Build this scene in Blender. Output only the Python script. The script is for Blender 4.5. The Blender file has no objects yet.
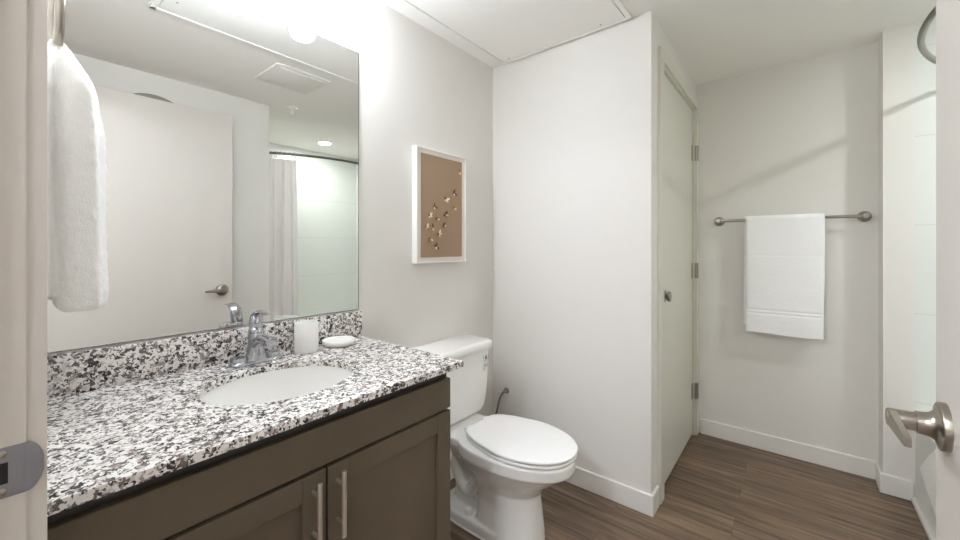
import bpy, bmesh, math, random
from mathutils import Vector, Matrix, noise

C = bpy.context.scene.collection
sc = bpy.context.scene
PI = math.pi
random.seed(7)

# ------------------------------------------------------------------ camera
cd = bpy.data.cameras.new('camera')
cam = bpy.data.objects.new('camera', cd)
C.objects.link(cam)
cam.location = (1.434, 0.0, 1.24)
cam.rotation_euler = (PI / 2, 0, math.atan(315 / 390))
cd.sensor_width = 36.0
cd.lens = 390 / 960 * 36
cd.shift_y = -23 / 960
cd.clip_start = 0.01
sc.camera = cam

# ------------------------------------------------------------------ world and exposure
w = bpy.data.worlds.new('world')
sc.world = w
w.use_nodes = True
w.node_tree.nodes['Background'].inputs[0].default_value = (0.9, 0.92, 1.0, 1)
w.node_tree.nodes['Background'].inputs[1].default_value = 0.5
VANITY_L, TUB_L, HALL_FILL_L = 15.4, 80.0, 31.0      # radiance of the vanity and tub glasses and the added hall fill
vs = sc.view_settings
vs.view_transform = 'Standard'
vs.look = 'None'
vs.gamma = 1
vs.use_curve_mapping = False
vs.exposure = 2.0
sc.cycles.use_denoising = True
sc.cycles.max_bounces = 16
sc.cycles.diffuse_bounces = 10
sc.cycles.sample_clamp_indirect = 8.0


# ------------------------------------------------------------------ materials
def srgb(r, g, b):
    f = lambda c: (c / 12.92 if c <= 0.04045 else ((c + 0.055) / 1.055) ** 2.4)
    return (f(r / 255), f(g / 255), f(b / 255), 1)


class NT:
    def __init__(self, name):
        self.m = bpy.data.materials.new(name)
        self.m.use_nodes = True
        self.t = self.m.node_tree
        self.b = self.t.nodes['Principled BSDF']

    def n(self, typ, **kw):
        nd = self.t.nodes.new(typ)
        for k, v in kw.items():
            if k.startswith('i_'):
                key = k[2:]
                key = int(key) if key.isdigit() else key.replace('_', ' ')
                nd.inputs[key].default_value = v
            else:
                setattr(nd, k, v)
        return nd

    def l(self, a, b):
        self.t.links.new(a, b)

    def coord(self, scale=(1, 1, 1)):
        # object-independent position so that a surface keeps one continuous pattern
        g = self.n('ShaderNodeNewGeometry')
        mp = self.n('ShaderNodeMapping')
        mp.inputs['Scale'].default_value = scale
        self.l(g.outputs['Position'], mp.inputs[0])
        return mp.outputs[0]

    def bump(self, height, strength=0.2, dist=0.002):
        bp = self.n('ShaderNodeBump')
        bp.inputs['Strength'].default_value = strength
        bp.inputs['Distance'].default_value = dist
        self.l(height, bp.inputs['Height'])
        self.l(bp.outputs[0], self.b.inputs['Normal'])


def plain(name, col, rough=0.5, metal=0.0, spec=0.5, noise_scale=0, bump=0.0, dist=0.001, coat=0.0, var=0.0):
    M = NT(name)
    M.b.inputs['Base Color'].default_value = col
    M.b.inputs['Roughness'].default_value = rough
    M.b.inputs['Metallic'].default_value = metal
    M.b.inputs['Specular IOR Level'].default_value = spec
    M.b.inputs['Coat Weight'].default_value = coat
    if noise_scale:
        nz = M.n('ShaderNodeTexNoise')
        nz.inputs['Scale'].default_value = noise_scale
        nz.inputs['Detail'].default_value = 4
        M.l(M.coord(), nz.inputs['Vector'])
        if bump:
            M.bump(nz.outputs[0], bump, dist)
        if var:
            mx = M.n('ShaderNodeMix', data_type='RGBA')
            mx.inputs[6].default_value = tuple(c * (1 - var) for c in col[:3]) + (1,)
            mx.inputs[7].default_value = tuple(min(1, c * (1 + var)) for c in col[:3]) + (1,)
            M.l(nz.outputs[0], mx.inputs[0])
            M.l(mx.outputs[2], M.b.inputs['Base Color'])
    return M.m


def emitter(name, col, strength):
    M = NT(name)
    M.b.inputs['Base Color'].default_value = (0.9, 0.9, 0.9, 1)
    M.b.inputs['Emission Color'].default_value = col
    M.b.inputs['Emission Strength'].default_value = strength
    return M.m


WALL = plain('painted_wall', srgb(228, 225, 220), 0.75, noise_scale=190, bump=0.22, dist=0.0012, spec=0.25)
CEIL = plain('ceiling_paint', srgb(243, 241, 237), 0.85, noise_scale=160, bump=0.15, dist=0.001, spec=0.2)
TRIM = plain('trim_paint', srgb(232, 229, 224), 0.4, noise_scale=30, var=0.01)
DOORP = plain('door_paint', srgb(208, 202, 195), 0.45, noise_scale=40, var=0.012)
CLOSETP = plain('closet_door_paint', srgb(216, 214, 202), 0.4, noise_scale=40, var=0.012)
PORC = plain('porcelain', srgb(243, 242, 239), 0.12, noise_scale=8, var=0.005, coat=0.4)
SEATP = plain('seat_plastic', srgb(243, 242, 241), 0.28, noise_scale=10, var=0.004)
CERAM = plain('matte_ceramic', srgb(240, 239, 236), 0.4, noise_scale=20, var=0.005)
CHROME = plain('chrome', (0.52, 0.53, 0.56, 1), 0.06, 1.0, noise_scale=20, var=0.02)
NICKEL = plain('brushed_nickel', srgb(172, 164, 154), 0.3, 1.0, noise_scale=120, var=0.06)
DNICKEL = plain('dark_nickel', srgb(168, 161, 152), 0.34, 1.0, noise_scale=120, var=0.06)
RODM = plain('rod_metal', srgb(134, 130, 122), 0.3, 1.0, noise_scale=60, var=0.05)
SATIN = plain('satin_steel', srgb(226, 220, 210), 0.42, 1.0, noise_scale=120, var=0.04)
STEELP = plain('strike_steel', srgb(150, 150, 156), 0.38, 1.0, noise_scale=60, var=0.05)
SHADE_DARK = plain('hole_shade_paint', srgb(40, 38, 38), 0.8, noise_scale=10, var=0.05)
MIRROR = plain('mirror_silver', (0.86, 0.87, 0.85, 1), 0.0, 1.0, noise_scale=3, var=0.002)
MEDGE = plain('mirror_edge_glass', srgb(98, 102, 98), 0.2, noise_scale=20, var=0.03)
FRAMEW = plain('white_frame', srgb(240, 239, 236), 0.4, noise_scale=40, var=0.01)
MATB = plain('mat_board', srgb(228, 220, 212), 0.9, noise_scale=200, var=0.015)
PAPER = plain('tan_paper', srgb(168, 142, 118), 0.9, noise_scale=260, var=0.04)
GOLDW = plain('gold_foil', srgb(205, 160, 95), 0.35, 0.7, noise_scale=90, var=0.2)
BROWNW = plain('brown_foil', srgb(96, 66, 42), 0.5, 0.2, noise_scale=90, var=0.2)
CREAMW = plain('cream_foil', srgb(240, 224, 196), 0.5, noise_scale=90, var=0.05)
CORK = plain('tissue_paper', srgb(240, 234, 222), 0.9, noise_scale=120, bump=0.2, var=0.01)
HOSE = plain('braided_hose', srgb(120, 118, 116), 0.4, 0.6, noise_scale=400, var=0.2)
VENTP = plain('vent_plastic', srgb(234, 231, 226), 0.6, noise_scale=30, var=0.01)
GREYDISC = plain('grey_plaque', srgb(150, 146, 138), 0.6, noise_scale=60, var=0.04)
TUBP = plain('tub_acrylic', srgb(238, 238, 234), 0.2, noise_scale=8, var=0.005)
INK = plain('label_ink', srgb(70, 72, 74), 0.7, noise_scale=200, var=0.1)
STICK = plain('label_film', srgb(226, 226, 222), 0.3, noise_scale=50, var=0.01)
GLASS_ON = emitter('lit_shade_glass', (0.885, 0.965, 1.075, 1), VANITY_L)
TUB_ON = emitter('lit_downlight_lens', (0.955, 1.0, 0.99, 1), TUB_L)
HALL_FILL = emitter('hall_fill_glow', (0.92, 0.965, 1.06, 1), HALL_FILL_L)


def terry(name, col, scale=420, bump=0.7):
    M = NT(name)
    M.b.inputs['Base Color'].default_value = col
    M.b.inputs['Roughness'].default_value = 0.95
    M.b.inputs['Specular IOR Level'].default_value = 0.1
    M.b.inputs['Sheen Weight'].default_value = 0.25
    n1 = M.n('ShaderNodeTexNoise')
    n1.inputs['Scale'].default_value = scale
    n1.inputs['Detail'].default_value = 5
    M.l(M.coord(), n1.inputs['Vector'])
    n2 = M.n('ShaderNodeTexNoise')
    n2.inputs['Scale'].default_value = scale * 0.12
    M.l(M.coord(), n2.inputs['Vector'])
    ad = M.n('ShaderNodeMath', operation='MULTIPLY_ADD')
    ad.inputs[1].default_value = 2.0
    M.l(n2.outputs[0], ad.inputs[0])
    M.l(n1.outputs[0], ad.inputs[2])
    M.bump(ad.outputs[0], bump, 0.003)
    return M.m


TERRY = terry('white_terry', srgb(238, 236, 233))
TERRYF = terry('white_terry_flat', srgb(250, 249, 250), 600, 0.25)
CURT = terry('curtain_cloth', srgb(246, 243, 243), 700, 0.1)
_t = CURT.node_tree
_tr = _t.nodes.new('ShaderNodeBsdfTranslucent')
_tr.inputs[0].default_value = srgb(246, 243, 243)
_mx = _t.nodes.new('ShaderNodeMixShader')
_mx.inputs[0].default_value = 0.55
_out = [n for n in _t.nodes if n.type == 'OUTPUT_MATERIAL'][0]
_t.links.new(_t.nodes['Principled BSDF'].outputs[0], _mx.inputs[1])
_t.links.new(_tr.outputs[0], _mx.inputs[2])
_t.links.new(_mx.outputs[0], _out.inputs[0])


def granite():
    M = NT('speckled_granite')
    co = M.coord()
    nz = M.n('ShaderNodeTexNoise')
    nz.inputs['Scale'].default_value = 90
    nz.inputs['Detail'].default_value = 3
    M.l(co, nz.inputs['Vector'])
    vm = M.n('ShaderNodeVectorMath', operation='MULTIPLY_ADD')
    M.l(nz.outputs['Color'], vm.inputs[0])
    vm.inputs[1].default_value = (0.012, 0.012, 0.012)
    M.l(co, vm.inputs[2])

    def cells(scale):
        v = M.n('ShaderNodeTexVoronoi')
        v.inputs['Scale'].default_value = scale
        M.l(vm.outputs[0], v.inputs['Vector'])
        s = M.n('ShaderNodeSeparateColor')
        M.l(v.outputs['Color'], s.inputs[0])
        return s

    def ramp(src, stops):
        r = M.n('ShaderNodeValToRGB')
        r.color_ramp.interpolation = 'CONSTANT'
        e = r.color_ramp.elements
        e[0].position, e[0].color = stops[0]
        e[1].position, e[1].color = stops[1]
        for p, c in stops[2:]:
            x = e.new(p)
            x.color = c
        M.l(src, r.inputs[0])
        return r.outputs[0]

    big = ramp(cells(98).outputs[0], [(0, srgb(240, 237, 234)), (0.26, srgb(212, 206, 202)), (0.42, srgb(160, 153, 150)),
                                       (0.56, srgb(108, 101, 99)), (0.70, srgb(62, 57, 57)), (0.84, srgb(236, 232, 228)), (0.95, srgb(130, 110, 104))])
    fc = cells(230)
    fine = ramp(fc.outputs[1], [(0, srgb(238, 234, 230)), (0.5, srgb(194, 188, 184)), (0.72, srgb(96, 90, 90)), (0.88, srgb(44, 40, 42))])
    sel = M.n('ShaderNodeMath', operation='GREATER_THAN')
    sel.inputs[1].default_value = 0.62
    M.l(fc.outputs[2], sel.inputs[0])
    mx = M.n('ShaderNodeMix', data_type='RGBA')
    M.l(sel.outputs[0], mx.inputs[0])
    M.l(big, mx.inputs[6])
    M.l(fine, mx.inputs[7])
    M.l(mx.outputs[2], M.b.inputs['Base Color'])
    M.b.inputs['Roughness'].default_value = 0.2
    return M.m


GRAN = granite()


def floor_mat():
    M = NT('vinyl_plank_floor')
    co = M.coord()
    br = M.n('ShaderNodeTexBrick')
    br.offset = 0.37
    br.offset_frequency = 2
    br.inputs['Scale'].default_value = 1
    br.inputs['Brick Width'].default_value = 1.22
    br.inputs['Row Height'].default_value = 0.152
    br.inputs['Mortar Size'].default_value = 0.0009
    br.inputs['Mortar Smooth'].default_value = 0.3
    br.inputs['Bias'].default_value = 0
    br.inputs['Color1'].default_value = (0, 0, 0, 1)
    br.inputs['Color2'].default_value = (1, 1, 1, 1)
    br.inputs['Mortar'].default_value = (0.5, 0.5, 0.5, 1)
    M.l(co, br.inputs['Vector'])

    def grain(sx, sy, detail, rough=0.6):
        mp = M.n('ShaderNodeMapping')
        mp.inputs['Scale'].default_value = (sx, sy, 1)
        M.l(co, mp.inputs[0])
        n = M.n('ShaderNodeTexNoise')
        n.inputs['Scale'].default_value = 1
        n.inputs['Detail'].default_value = detail
        n.inputs['Roughness'].default_value = rough
        n.inputs['Distortion'].default_value = 0.4
        # shift each plank's grain
        vm = M.n('ShaderNodeVectorMath', operation='MULTIPLY_ADD')
        vm.inputs[1].default_value = (7, 3, 5)
        M.l(br.outputs['Color'], vm.inputs[0])
        M.l(mp.outputs[0], vm.inputs[2])
        M.l(vm.outputs[0], n.inputs['Vector'])
        return n.outputs[0]

    g1 = grain(2.2, 42, 6)
    g2 = grain(5, 160, 4)
    g3 = grain(3.2, 14, 3)
    r1 = M.n('ShaderNodeValToRGB')
    e = r1.color_ramp.elements
    e[0].position, e[0].color = 0.30, srgb(86, 70, 56)
    e[1].position, e[1].color = 0.72, srgb(158, 136, 114)
    x = e.new(0.5)
    x.color = srgb(124, 104, 86)
    M.l(g1, r1.inputs[0])
    m2 = M.n('ShaderNodeMix', data_type='RGBA', blend_type='MULTIPLY')
    m2.inputs[0].default_value = 0.55
    r2 = M.n('ShaderNodeValToRGB')
    r2.color_ramp.elements[0].position, r2.color_ramp.elements[0].color = 0.35, (0.5, 0.46, 0.43, 1)
    r2.color_ramp.elements[1].position, r2.color_ramp.elements[1].color = 0.55, (1, 1, 1, 1)
    M.l(g2, r2.inputs[0])
    M.l(r1.outputs[0], m2.inputs[6])
    M.l(r2.outputs[0], m2.inputs[7])
    r3 = M.n('ShaderNodeValToRGB')       # knots
    r3.color_ramp.elements[0].position, r3.color_ramp.elements[0].color = 0.24, (0.42, 0.38, 0.35, 1)
    r3.color_ramp.elements[1].position, r3.color_ramp.elements[1].color = 0.40, (1, 1, 1, 1)
    M.l(g3, r3.inputs[0])
    m3 = M.n('ShaderNodeMix', data_type='RGBA', blend_type='MULTIPLY')
    m3.inputs[0].default_value = 0.8
    M.l(m2.outputs[2], m3.inputs[6])
    M.l(r3.outputs[0], m3.inputs[7])
    m4 = M.n('ShaderNodeMix', data_type='RGBA', blend_type='MULTIPLY')
    m4.inputs[0].default_value = 1
    r4 = M.n('ShaderNodeValToRGB')
    r4.color_ramp.elements[0].color = (0.86, 0.86, 0.87, 1)
    r4.color_ramp.elements[1].color = (1.05, 1.03, 1.0, 1)
    M.l(br.outputs['Color'], r4.inputs[0])
    M.l(m3.outputs[2], m4.inputs[6])
    M.l(r4.outputs[0], m4.inputs[7])
    m5 = M.n('ShaderNodeMix', data_type='RGBA')
    M.l(br.outputs['Fac'], m5.inputs[0])
    M.l(m4.outputs[2], m5.inputs[6])
    m5.inputs[7].default_value = srgb(76, 64, 52)
    M.l(m5.outputs[2], M.b.inputs['Base Color'])
    M.b.inputs['Roughness'].default_value = 0.42
    M.b.inputs['Specular IOR Level'].default_value = 0.4
    M.bump(g2, 0.12, 0.001)
    return M.m


FLOOR = floor_mat()


def wood_dark():
    M = NT('espresso_wood')
    co = M.coord((6, 6, 90))
    n = M.n('ShaderNodeTexNoise')
    n.inputs['Scale'].default_value = 1
    n.inputs['Detail'].default_value = 4
    co2 = M.coord((5, 5, 3))
    M.l(co2, n.inputs['Vector'])
    r = M.n('ShaderNodeValToRGB')
    r.color_ramp.elements[0].position, r.color_ramp.elements[0].color = 0.3, srgb(98, 87, 72)
    r.color_ramp.elements[1].position, r.color_ramp.elements[1].color = 0.7, srgb(110, 98, 82)
    M.l(n.outputs[0], r.inputs[0])
    M.l(r.outputs[0], M.b.inputs['Base Color'])
    M.b.inputs['Roughness'].default_value = 0.45
    M.b.inputs['Specular IOR Level'].default_value = 0.35
    return M.m


WOOD = wood_dark()
WOOD_SHADE = plain('shaded_face_frame', srgb(66, 62, 58), 0.5, noise_scale=20, var=0.05)  # darker copy of the cabinet wood, with the shade under the countertop in its colour


def tile_mat():
    M = NT('surround_panel')
    g = M.n('ShaderNodeNewGeometry')
    s = M.n('ShaderNodeSeparateXYZ')
    M.l(g.outputs['Position'], s.inputs[0])
    a = M.n('ShaderNodeMath', operation='SUBTRACT')
    a.inputs[1].default_value = 0.483
    M.l(s.outputs[2], a.inputs[0])
    md = M.n('ShaderNodeMath', operation='PINGPONG')
    md.inputs[1].default_value = 0.216
    M.l(a.outputs[0], md.inputs[0])
    lt = M.n('ShaderNodeMath', operation='LESS_THAN')
    lt.inputs[1].default_value = 0.0025
    M.l(md.outputs[0], lt.inputs[0])
    mx = M.n('ShaderNodeMix', data_type='RGBA')
    mx.inputs[6].default_value = srgb(228, 231, 227)
    mx.inputs[7].default_value = srgb(214, 217, 212)
    M.l(lt.outputs[0], mx.inputs[0])
    M.l(mx.outputs[2], M.b.inputs['Base Color'])
    M.b.inputs['Roughness'].default_value = 0.25
    return M.m


TILE = tile_mat()


# ------------------------------------------------------------------ mesh helpers
def nb():
    return bmesh.new()


def box(bm, lo, hi, bev=0.0, seg=2, rot=None, about=None):
    c = [(a + b) / 2 for a, b in zip(lo, hi)]
    s = [b - a for a, b in zip(lo, hi)]
    m = Matrix.Translation(c) @ Matrix.Diagonal((*s, 1))
    r = bmesh.ops.create_cube(bm, size=1, matrix=m)
    vs_ = r['verts']
    if bev > 0:
        es = list({e for v in vs_ for e in v.link_edges})
        rr = bmesh.ops.bevel(bm, geom=es, offset=bev, segments=seg, profile=0.5, affect='EDGES')
        vs_ = list({v for f in rr['faces'] for v in f.verts} | {v for v in vs_ if v.is_valid})
    if rot is not None:
        bmesh.ops.rotate(bm, verts=vs_, cent=about or c, matrix=rot)
    return vs_


def rings(bm, loops, cap0=True, cap1=True, closed=True):
    rows = [[bm.verts.new(p) for p in lp] for lp in loops]
    n = len(rows[0])
    for a, b in zip(rows, rows[1:]):
        for i in range(n if closed else n - 1):
            j = (i + 1) % n
            bm.faces.new((a[i], a[j], b[j], b[i]))
    if cap0:
        bm.faces.new(list(reversed(rows[0])))
    if cap1:
        bm.faces.new(rows[-1])
    return rows


def lathe(bm, prof, origin, axis='z', n=32, cap=True):
    """prof = list of (radius, along); axis z / x / y or -x"""
    o = Vector(origin)
    ax = {'z': Vector((0, 0, 1)), 'x': Vector((1, 0, 0)), 'y': Vector((0, 1, 0)), '-x': Vector((-1, 0, 0)), '-y': Vector((0, -1, 0)), '-z': Vector((0, 0, -1))}[axis]
    u = ax.orthogonal().normalized()
    v = ax.cross(u)
    loops = []
    for r, h in prof:
        r = max(r, 1e-5)
        loops.append([o + ax * h + (u * math.cos(t) + v * math.sin(t)) * r for t in (2 * PI * i / n for i in range(n))])
    rings(bm, loops, cap, cap)
    if not cap:
        bmesh.ops.remove_doubles(bm, verts=bm.verts, dist=1e-5)


def catmull(pts, k=6):
    P = [Vector(p) for p in pts]
    out = []
    for i in range(len(P) - 1):
        p0 = P[max(i - 1, 0)]
        p1, p2 = P[i], P[i + 1]
        p3 = P[min(i + 2, len(P) - 1)]
        for j in range(k):
            t = j / k
            out.append(0.5 * ((2 * p1) + (-p0 + p2) * t + (2 * p0 - 5 * p1 + 4 * p2 - p3) * t * t + (-p0 + 3 * p1 - 3 * p2 + p3) * t ** 3))
    out.append(P[-1])
    return out


def tube(bm, pts, r, n=12, closed=False, flat=None):
    P = [Vector(p) for p in pts]
    rs = r if isinstance(r, (list, tuple)) else [r] * len(P)
    loops = []
    prev = None
    for i, p in enumerate(P):
        if closed:
            d = (P[(i + 1) % len(P)] - P[i - 1]).normalized()
        else:
            d = (P[min(i + 1, len(P) - 1)] - P[max(i - 1, 0)]).normalized()
        if prev is None:
            u = d.orthogonal().normalized()
        else:
            u = (prev - d * prev.dot(d)).normalized()
        prev = u
        v = d.cross(u)
        loops.append([p + (u * math.cos(t) + v * math.sin(t)) * rs[i] for t in (2 * PI * k / n for k in range(n))])
    if closed:
        rows = rings(bm, loops, False, False)
        a, b = rows[-1], rows[0]
        # find best twist offset
        best = min(range(n), key=lambda s: sum((a[k].co - b[(k + s) % n].co).length for k in range(n)))
        for k in range(n):
            bm.faces.new((a[k], a[(k + 1) % n], b[(k + 1 + best) % n], b[(k + best) % n]))
    else:
        rings(bm, loops)


def prism(bm, poly, d0, d1, axis='z'):
    """polygon of 2-D points extruded along axis between d0 and d1"""
    def P(p, d):
        return {'z': (p[0], p[1], d), 'x': (d, p[0], p[1]), 'y': (p[0], d, p[1])}[axis]
    rings(bm, [[P(p, d0) for p in poly], [P(p, d1) for p in poly]])


class Thing:
    pass


def obj(name, bm, mat, parent=None, smooth=True, origin=None, ang=35):
    bmesh.ops.recalc_face_normals(bm, faces=bm.faces)
    L = Vector((0, 0, 0))
    if parent is not None:
        q = parent
        while q.parent:
            q = q.parent
        L = Vector(q['_o'])
    elif origin is not None:
        L = Vector(origin)
    bmesh.ops.translate(bm, verts=bm.verts, vec=-L)
    me = bpy.data.meshes.new(name)
    bm.to_mesh(me)
    bm.free()
    me.materials.append(mat)
    if smooth:
        me.polygons.foreach_set('use_smooth', [True] * len(me.polygons))
        me.set_sharp_from_angle(angle=math.radians(ang))
    o = bpy.data.objects.new(name, me)
    C.objects.link(o)
    if parent is not None:
        o.parent = parent
    else:
        o.location = L
        o['_o'] = list(L)
    return o


def thing(name, label, cat, loc, group=None):
    o = bpy.data.objects.new(name, None)
    o.empty_display_size = 0.05
    C.objects.link(o)
    o.location = loc
    o['_o'] = list(loc)
    o['label'] = label
    o['category'] = cat
    if group:
        o['group'] = group
    return o


def tag(o, label, cat, group=None, kind=None):
    o['label'] = label
    o['category'] = cat
    if group:
        o['group'] = group
    if kind:
        o['kind'] = kind
    return o


def struct(name, bm, mat, label=None, cat=None, smooth=False, origin=None):
    o = obj(name, bm, mat, None, smooth, origin)
    o['kind'] = 'structure'
    if label:
        o['label'] = label
        o['category'] = cat
    return o


def sbox(name, lo, hi, mat, label, cat, bev=0):
    b = nb()
    box(b, lo, hi, bev)
    return struct(name, b, mat, label, cat)


def bx(name, lo, hi, mat, parent, bev=0.0, seg=2):
    b = nb()
    box(b, lo, hi, bev, seg)
    return obj(name, b, mat, parent, bev > 0)


def mod(o, typ, **kw):
    m = o.modifiers.new(typ.lower(), typ)
    for k, v in kw.items():
        setattr(m, k, v)
    return m


# ------------------------------------------------------------------ room shell
HC = 2.332          # ceiling height
XT = 2.85           # far wall of the tub alcove
sbox('floor', (-0.1, -1.5, -0.08), (XT + 0.1, 3.05, 0), FLOOR, 'brown grey wood plank vinyl floor', 'floor')
sbox('ceiling', (-0.1, -1.5, HC), (XT + 0.1, 3.05, HC + 0.08), CEIL, 'flat off white bathroom ceiling', 'ceiling')
sbox('wall_left', (-0.1, -0.1, 0), (0, 3.05, HC), WALL, 'off white wall behind the mirror, vanity and toilet', 'wall')
sbox('wall_back', (0.0, 2.95, 0), (1.78, 3.05, HC), WALL, 'off white wall behind the towel bar', 'wall')
# closet that closes off the end of the toilet nook
b = nb()
box(b, (0, 1.90, 0), (0.917, 2.0, HC))
box(b, (0.82, 2.0, 0), (0.917, 2.072, HC))
box(b, (0.82, 2.888, 0), (0.917, 2.95, HC))
box(b, (0.82, 2.072, 2.152), (0.917, 2.888, HC))
struct('wall_end', b, WALL, 'bright off white closet wall beside the toilet', 'wall')
# doorway wall with the opening the camera stands in
JX, HX = 0.67, 1.665
b = nb()
box(b, (0, -0.1, 0), (JX - 0.02, 0.0235, HC))
box(b, (HX + 0.02, -0.1, 0), (XT, 0.0235, HC))
box(b, (JX - 0.02, -0.1, 2.17), (HX + 0.02, 0.0235, HC))
struct('wall_front', b, WALL, 'off white wall around the entry doorway', 'wall')
b = nb()
box(b, (1.735, 0.0235, 0), (1.80, 1.32, HC))
box(b, (1.80, 1.24, 0), (XT, 1.32, HC))
struct('wall_right', b, WALL, 'off white wall behind the open entry door', 'wall')
sbox('wall_stub', (1.78, 2.815, 0), (1.888, 3.05, HC), WALL, 'narrow painted wall end between towel wall and tub surround', 'wall')
b = nb()
box(b, (1.888, 2.815, 0), (XT, 3.05, HC))
struct('wall_tub_end', b, TILE, 'pale green white panelled wall at the end of the tub', 'wall')
b = nb()
box(b, (XT, 1.2, 0), (XT + 0.1, 3.05, HC))
struct('wall_tub_side', b, TILE, 'pale green white panelled wall along the tub', 'wall')
b = nb()
box(b, (-0.1, -1.5, 0), (XT + 0.1, -1.4, HC))
box(b, (-0.1, -1.4, 0), (0.0, -0.1, HC))
box(b, (XT, -1.4, 0), (XT + 0.1, 1.2, HC))
struct('wall_hall', b, WALL, 'hall wall outside the bathroom doorway', 'wall')

# baseboards
BH, BT = 0.098, 0.013


def baseboard(name, segs, label):
    bm = nb()
    for lo, hi in segs:
        box(bm, lo, hi, 0.003, 1)
    return struct(name, bm, TRIM, label, 'baseboard')


baseboard('baseboard_back', [((0.945, 2.95 - BT, 0), (1.78, 2.95, BH))], 'white baseboard under the towel bar')
baseboard('baseboard_end', [((0.0, 1.90 - BT, 0), (0.917 + BT, 1.90, BH)), ((0.917, 1.89, 0), (0.917 + BT, 1.995, BH))], 'white baseboard round the closet corner')
baseboard('baseboard_stub', [((1.78 - BT, 2.815 - BT, 0), (1.884, 2.815, BH)), ((1.78 - BT, 2.81, 0), (1.78, 2.95 - BT, BH))], 'white baseboard round the wall end by the tub')
baseboard('baseboard_left', [((0.0, 0.96, 0), (BT, 1.887, BH))], 'white baseboard behind the toilet')
baseboard('baseboard_right', [((1.735 - BT, 0.05, 0), (1.735, 1.333, BH)), ((1.73, 1.32, 0), (1.87, 1.333, BH))], 'white baseboard behind the open door')

# closet door trim
b = nb()
CX = 0.935
box(b, (0.90, 2.002, 0), (CX, 2.064, 2.152), 0.003, 1)
box(b, (0.90, 2.892, 0), (CX, 2.9495, 2.152), 0.003, 1)
box(b, (0.90, 2.002, 2.152), (CX, 2.9495, 2.208), 0.003, 1)
box(b, (0.85, 2.064, 0), (0.921, 2.080, 2.152))
box(b, (0.85, 2.880, 0), (0.921, 2.892, 2.152))
box(b, (0.85, 2.07, 2.140), (0.921, 2.89, 2.152))
struct('trim_1', b, CLOSETP, 'cream painted casing round the closet door', 'door frame')

# closet door
d2 = nb()
box(d2, (0.872, 2.084, 0.012), (0.908, 2.876, 2.136), 0.002, 1)
d2 = struct('door_2', d2, CLOSETP, 'flat cream closet door with three hinges', 'door', origin=(0.89, 2.876, 0.0))
for z in (1.856, 1.085, 0.294):
    bm = nb()
    lathe(bm, [(0.0075, -0.05), (0.0075, 0.05)], (0.927, 2.886, z), 'z', 12)
    box(bm, (0.907, 2.848, z - 0.05), (0.911, 2.882, z + 0.05))
    box(bm, (0.92, 2.887, z - 0.05), (0.9385, 2.912, z + 0.05))
    h = obj('hinge', bm, DNICKEL, d2)
    h['label'] = 'satin metal hinge'
bm = nb()
lathe(bm, [(0.033, 0), (0.033, 0.006), (0.026, 0.011), (0.012, 0.014), (0.012, 0.018), (0.022, 0.021), (0.027, 0.027), (0.024, 0.034), (0.012, 0.037)], (0.908, 2.150, 0.988), 'x', 28)
k = obj('knob', bm, DNICKEL, d2)
k['label'] = 'dark satin door knob'

# entry doorway jamb and casing
b = nb()
box(b, (JX - 0.02, -0.1, 0), (JX, 0.0236, 2.165))
box(b, (HX, -0.1, 0), (HX + 0.02, 0.0233, 2.165))
box(b, (JX, -0.1, 2.150), (HX, 0.0233, 2.165))
box(b, (JX, -0.07, 0), (JX + 0.012, -0.022, 2.15))
box(b, (JX - 0.062, 0.0236, 0), (JX - 0.0020, 0.0415, 2.165))
box(b, (HX + 0.004, 0.0237, 0), (HX + 0.062, 0.0415, 2.165), 0.003, 2)
box(b, (JX - 0.062, 0.0237, 2.165), (HX + 0.062, 0.0415, 2.225), 0.003, 2)
frame = struct('trim_2', b, DOORP, 'mauve grey door frame at the picture edge with strike plate', 'door frame')
bm = nb()
# strike plate with a curved lip
pl = [(-0.030, 0.0), (0.0232, 0.0)]
th = 0.0016
z0, z1 = 0.928, 0.991
box(bm, (JX - 0.0005, -0.034, z0), (JX + 0.0012, 0.0226, z1), 0.0005, 1)
lipz = []
N = 10
rows = []
for i in range(N + 1):
    t = i / N
    y = 0.0222 + 0.0165 * t
    x = JX + 0.0010 + 0.0004 * t - 0.002 * t * t
    hw = (z1 - z0) / 2 * math.sqrt(max(0.02, 1 - 0.93 * t * t))
    zc = (z0 + z1) / 2
    rows.append([(x, y, zc - hw), (x, y, zc + hw), (x - 0.0012, y, zc + hw), (x - 0.0012, y, zc - hw)])
rings(bm, rows)
sp = obj('strike_plate', bm, STEELP, frame)
sp['label'] = 'blue grey steel strike plate with a rounded lip'
bm = nb()
box(bm, (JX + 0.0005, -0.030, 0.946), (JX + 0.0016, 0.0085, 0.972))  # dark box lying on the plate, painted as the shade inside a hole
hole_patch = obj('latch_hole_shade', bm, SHADE_DARK, sp)
for z in (0.9365, 0.983):
    bm = nb()
    lathe(bm, [(0.0042, 0), (0.0042, 0.0012), (0.003, 0.002)], (JX + 0.001, 0.0035, z), 'x', 14)
    obj('screw', bm, NICKEL, sp)

# ------------------------------------------------------------------ entry door (open, seen edge on at the right)
DXF = 1.625
d1 = nb()
box(d1, (DXF, 0.046, 0.012), (DXF + 0.036, 1.029, 2.147), 0.002, 1)
d1 = struct('door_1', d1, DOORP, 'open mauve grey entry door with satin lever handle', 'door', origin=(DXF + 0.02, 0.046, 0))


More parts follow.
